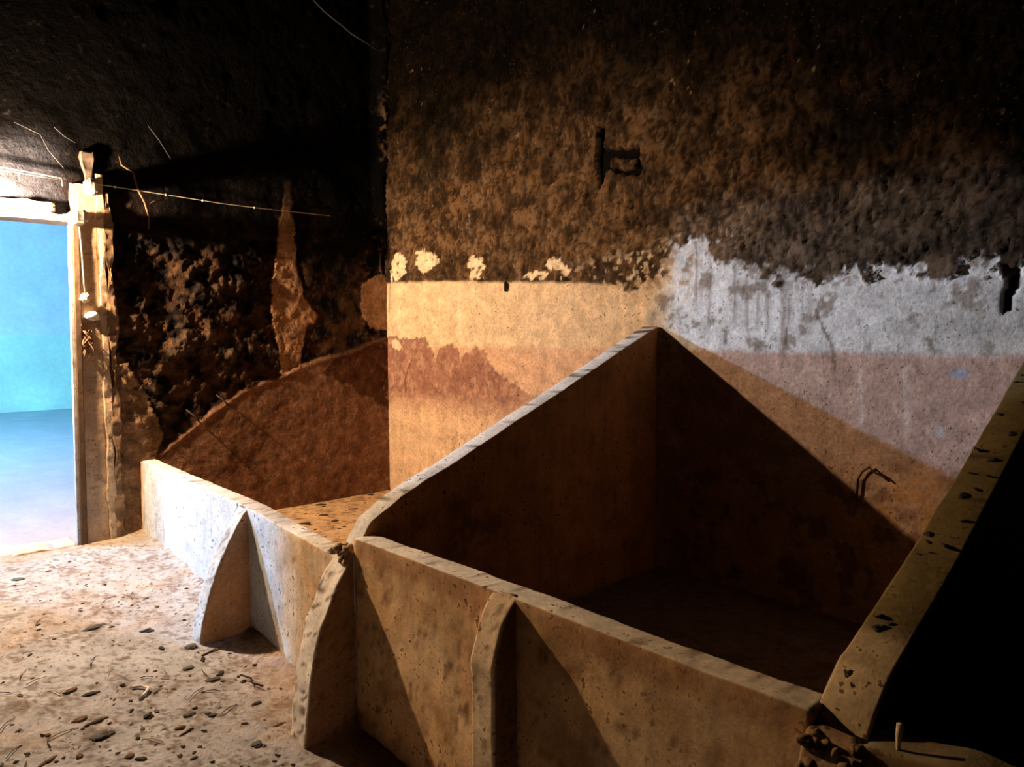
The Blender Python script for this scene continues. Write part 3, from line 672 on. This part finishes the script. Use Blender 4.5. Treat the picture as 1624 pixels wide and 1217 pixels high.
# ------------------------------------------------------------------ debris
def put(name, me, mat_, loc, s, rot, label, cat, group=None):
    o = bpy.data.objects.new(name, me); C.objects.link(o)
    if not me.materials: me.materials.append(mat_)
    o.location = loc; o.scale = s; o.rotation_euler = (0, 0, rot)
    return tag(o, label, cat, group)
CH = {}
def chunk(kind, v):
    if (kind, v) not in CH:
        m = chunk_mesh(400+v*13, 3, .6, .42); m.materials.append({'b': M_blk, 'n': M_brn, 'g': M_grey, 's': M_stone}[kind]); CH[(kind, v)] = m
    return CH[(kind, v)]
def fz(x, y_): return float(fl_fn(np.array([x]), np.array([y_]))[0, 2])
BIG = [ # x, y, sx, sy, rot, kind, label
 (0.598, -3.28, .045, .03, 0, 'g', 'blue grey stone lying alone on the floor just inside the doorway'),
 (1.622, -3.06, .07, .03, .8, 'g', 'ragged grey brown clod, the farthest large one on the open floor'),
 (1.82, -2.834, .04, .028, .3, 'g', 'round grey clod on the floor in front of the whitewashed buttress'),
 (2.138, -2.693, .035, .025, .2, 'g', 'grey clod on the floor nearest the foot of the whitewashed buttress'),
 (2.345, -2.773, .034, .02, .5, 'g', 'flat grey clod between the whitewashed buttress and the tall pale buttress'),
 (2.532, -2.72, .036, .022, .1, 'g', 'oval olive grey clod left of the tall pale buttress'),
 (2.238, -3.3, .035, .018, .9, 'n', 'small reddish brown clod at the left in the middle of the floor'),
 (2.315, -3.232, .045, .018, .5, 'b', 'dark flat clod beside the reddish brown one on the floor'),
 (2.647, -3.061, .022, .03, .3, 'b', 'small upright black clod in the middle of the near floor'),
 (2.759, -2.913, .030, .016, .6, 'g', 'olive grey clod right of the small upright black one'),
 (2.828, -2.829, .022, .018, 0, 'g', 'blue grey pebble left of the tall pale buttress foot'),
 (2.562, -3.261, .050, .014, .7, 'b', 'long black strip of dirt above the large dark grey stain'),
 (2.504, -3.316, .035, .020, .8, 'n', 'brown clod at the end of the long black strip of dirt'),
 (2.69, -3.27, .055, .040, .5, 'g', 'largest dark grey clod on the floor near the bottom edge'),
 (2.878, -2.956, .055, .010, .9, 'b', 'thin black stick of dirt lying on the near floor'),
 (3.161, -2.756, .026, .022, .2, 'g', 'green grey stone on the floor left of the tall buttress foot'),
 (2.856, -2.622, .028, .016, .4, 'b', 'black clod beside the base of the tall pale buttress'),
 (2.732, -3.478, .045, .012, 1.1, 'n', 'narrow brown clod at the lower left edge of the floor'),
 (2.912, -3.213, .022, .018, .9, 'n', 'small brown clod at the bottom edge of the floor'),
 (3.09, -2.617, .03, .012, .5, 'n', 'reddish crumb against the tall pale buttress'),
 (2.247, -2.622, .065, .014, .8, 'n', 'brown curled twig like clod in front of the bin wall'),
 (0.163, -2.972, .030, .018, .7, 's', 'left one of two white pebbles by the door threshold'),
 (0.205, -2.915, .030, .018, .7, 's', 'right one of two white pebbles by the door threshold')]
for i, (x, y_, sx, sy, ro, kd, lb) in enumerate(BIG):
    kn_ = 'pebble' if 'pebble' in lb or 'stone' in lb else 'dirt_clod'
    put(kn_, chunk(kd, i % 6), None, (x, y_, fz(x, y_)+.002), (sx*.85, sy*.85, min(sx, sy)*.6), ro+1.0, lb, 'pebble' if kn_ == 'pebble' else 'clod')
tag(link('curled_peel', tube([(2.38, -3.06, fz(2.38, -3.06)+.01), (2.40, -3.02, fz(2.4, -3.02)+.012), (2.44, -3.0, fz(2.44, -3.)+.012), (2.48, -3.03, fz(2.48, -3.03)+.01), (2.50, -3.06, fz(2.5, -3.06)+.01)], .008, 6), M_stone), 'white curled strip lying in the middle of the near floor', 'strip')
tag(link('twig', tube([(2.60, -2.60, fz(2.6, -2.6)+.02), (2.66, -2.57, fz(2.66, -2.57)+.02), (2.70, -2.58, fz(2.7, -2.58)+.015), (2.76, -2.55, fz(2.76, -2.55)+.02)], .005, 5), M_blk), 'thin dark twig on the floor near the tall pale buttress', 'twig')
r = random.Random(21); cnt = 0
while cnt < 220:
    x = r.uniform(.25, 3.6); y_ = r.uniform(-3.75, -2.42)
    if x > 1.95 and x < 2.17 and y_ > -2.70: continue
    if x > 3.1 and y_ > -2.68: continue
    if r.random() > .25+.75*(x/3.4)**1.0: continue
    s = r.uniform(.003, .009)*(1.4 if r.random() < .15 else 1)
    put('dirt_crumb', chunk(r.choice('bbng'), r.randrange(6)), None, (x, y_, fz(x, y_)+.001), (s*r.uniform(1, 2.2), s, s*.9), r.uniform(0, 3.1), 'tiny dark crumb of dirt scattered on the pale open floor', 'crumb', 'dark crumbs on the open floor')
    cnt += 1
for i in range(26):
    x = r.uniform(1.2, 3.3); y_ = r.uniform(-3.6, -2.72); a = r.uniform(0, 3.14); l = r.uniform(.03, .07)
    me = tube([(-l, 0, 0), (0, l*.15, .004), (l, 0, 0)], .0022, 4); me.materials.append(M_straw if i % 2 else M_brn)
    put('straw', me, None, (x, y_, fz(x, y_)+.006), (1, 1, 1), a, 'thin dry straw lying on the pale open floor', 'straw', 'straws on the open floor')
for i, (x, y_, sx, lb) in enumerate([(.078, -.27, .03, 'dark crumb on the bin floor nearest the room corner'), (.11, -.834, .05, 'long dark clod on the bin floor along the left wall'), (.478, -.688, .045, 'brown flake in the middle of the left bin floor'),
   (.496, -1.0, .035, 'dark brown clod on the left bin floor, left of the brown flake'), (.641, -1.249, .05, 'dark clod on the left bin floor just behind the front wall'), (.74, -1.025, .025, 'small clod on the left bin floor near the first partition')]):
    put('dirt_clod', chunk('n' if i == 2 else 'b', i % 6), None, (x, y_, .004), (sx, .018, .014), 1.0, lb, 'clod')
for i in range(40):
    x = r.uniform(.1, 1.6); y_ = r.uniform(-1.9, -.1); s = r.uniform(.005, .012)
    put('dirt_crumb', chunk(r.choice('bn'), r.randrange(6)), None, (x, y_, .002), (s*1.6, s, s*.8), r.uniform(0, 3), 'tiny dark crumb on the tan floor of the left bin', 'crumb', 'crumbs on the left bin floor')
CL = [(5.524, -1.374, .020), (5.463+.035, -1.592, .020), (5.508, -1.626, .013), (5.566, -1.633, .024), (5.500, -1.687, .012), (5.527, -1.67, .010), (5.500, -1.991, .020), (5.533, -2.009, .014), (5.513, -2.037, .022), (5.51, -2.208, .016), (5.535, -2.234, .014), (5.555, -1.33, .014), (5.48+.02, -1.102, .022), (5.513, -1.243, .012), (5.500, -0.534, .016), (5.49, -0.594, .012), (5.56, -1.50, .016), (5.55, -1.15, .018), (5.565, -.98, .018), (5.50, -.85, .014), (5.55, -.75, .014), (5.57, -1.25, .014)]
PBy = [-2.37, -2.33, -2.28, -2.185, -2.09, -1.90, -1.67, 0]; PBz = [.50, .65, .705, .765, .800, .860, .945, HB]
for i, (x, y_, s) in enumerate(CL):
    o = put('dirt_clump', chunk('b', i % 6), None, (x, y_, float(np.interp(y_, PBy, PBz))), (s*.62, s*.75, s*.5), i*1.3, 'small black clump of dirt on the sloping top of the right partition', 'clump', 'black clumps on the right partition top')
    o.rotation_euler = (math.atan(SL), 0, i*.7)

# ------------------------------------------------------------------ lamps (their own light)
def bulb(pos, col, s, rad, label, top):
    o = empty('hanging_bulb', pos, label, 'lamp')
    bm = bmesh.new(); bmesh.ops.create_uvsphere(bm, u_segments=20, v_segments=12, radius=rad)
    for v in bm.verts:
        if v.co.z > 0: k = v.co.z/rad; v.co.z *= 1.25; v.co.x *= 1-.35*k; v.co.y *= 1-.35*k
    me = bpy.data.meshes.new('m'); bm.to_mesh(me); bm.free(); me.transform(Matrix.Translation(pos)); me.polygons.foreach_set('use_smooth', [True]*len(me.polygons))
    link('bulb', me, emis('bulb_glow', col, s), o)
    p = Vector(pos)
    link('socket', tube([p+Vector((0, 0, rad*1.1)), p+Vector((0, 0, rad+.065)), p+Vector((0, 0, rad+.07))], .018, 12, [1, 1, .4]), M_socket, o)
    link('cord', tube([p+Vector((0, 0, rad+.065)), Vector((pos[0], pos[1], top))], .004, 6), M_socket, o)
    return o
bulb(WARM_POS, WARM_COL, WARM_STR, WARM_R, 'bare warm bulb hanging over the doorway, at the left edge', CEIL)
bulb(COLD_POS, COLD_COL, COLD_STR, COLD_R, 'bare cold bulb hanging in the blue room beyond the doorway', 5.0)
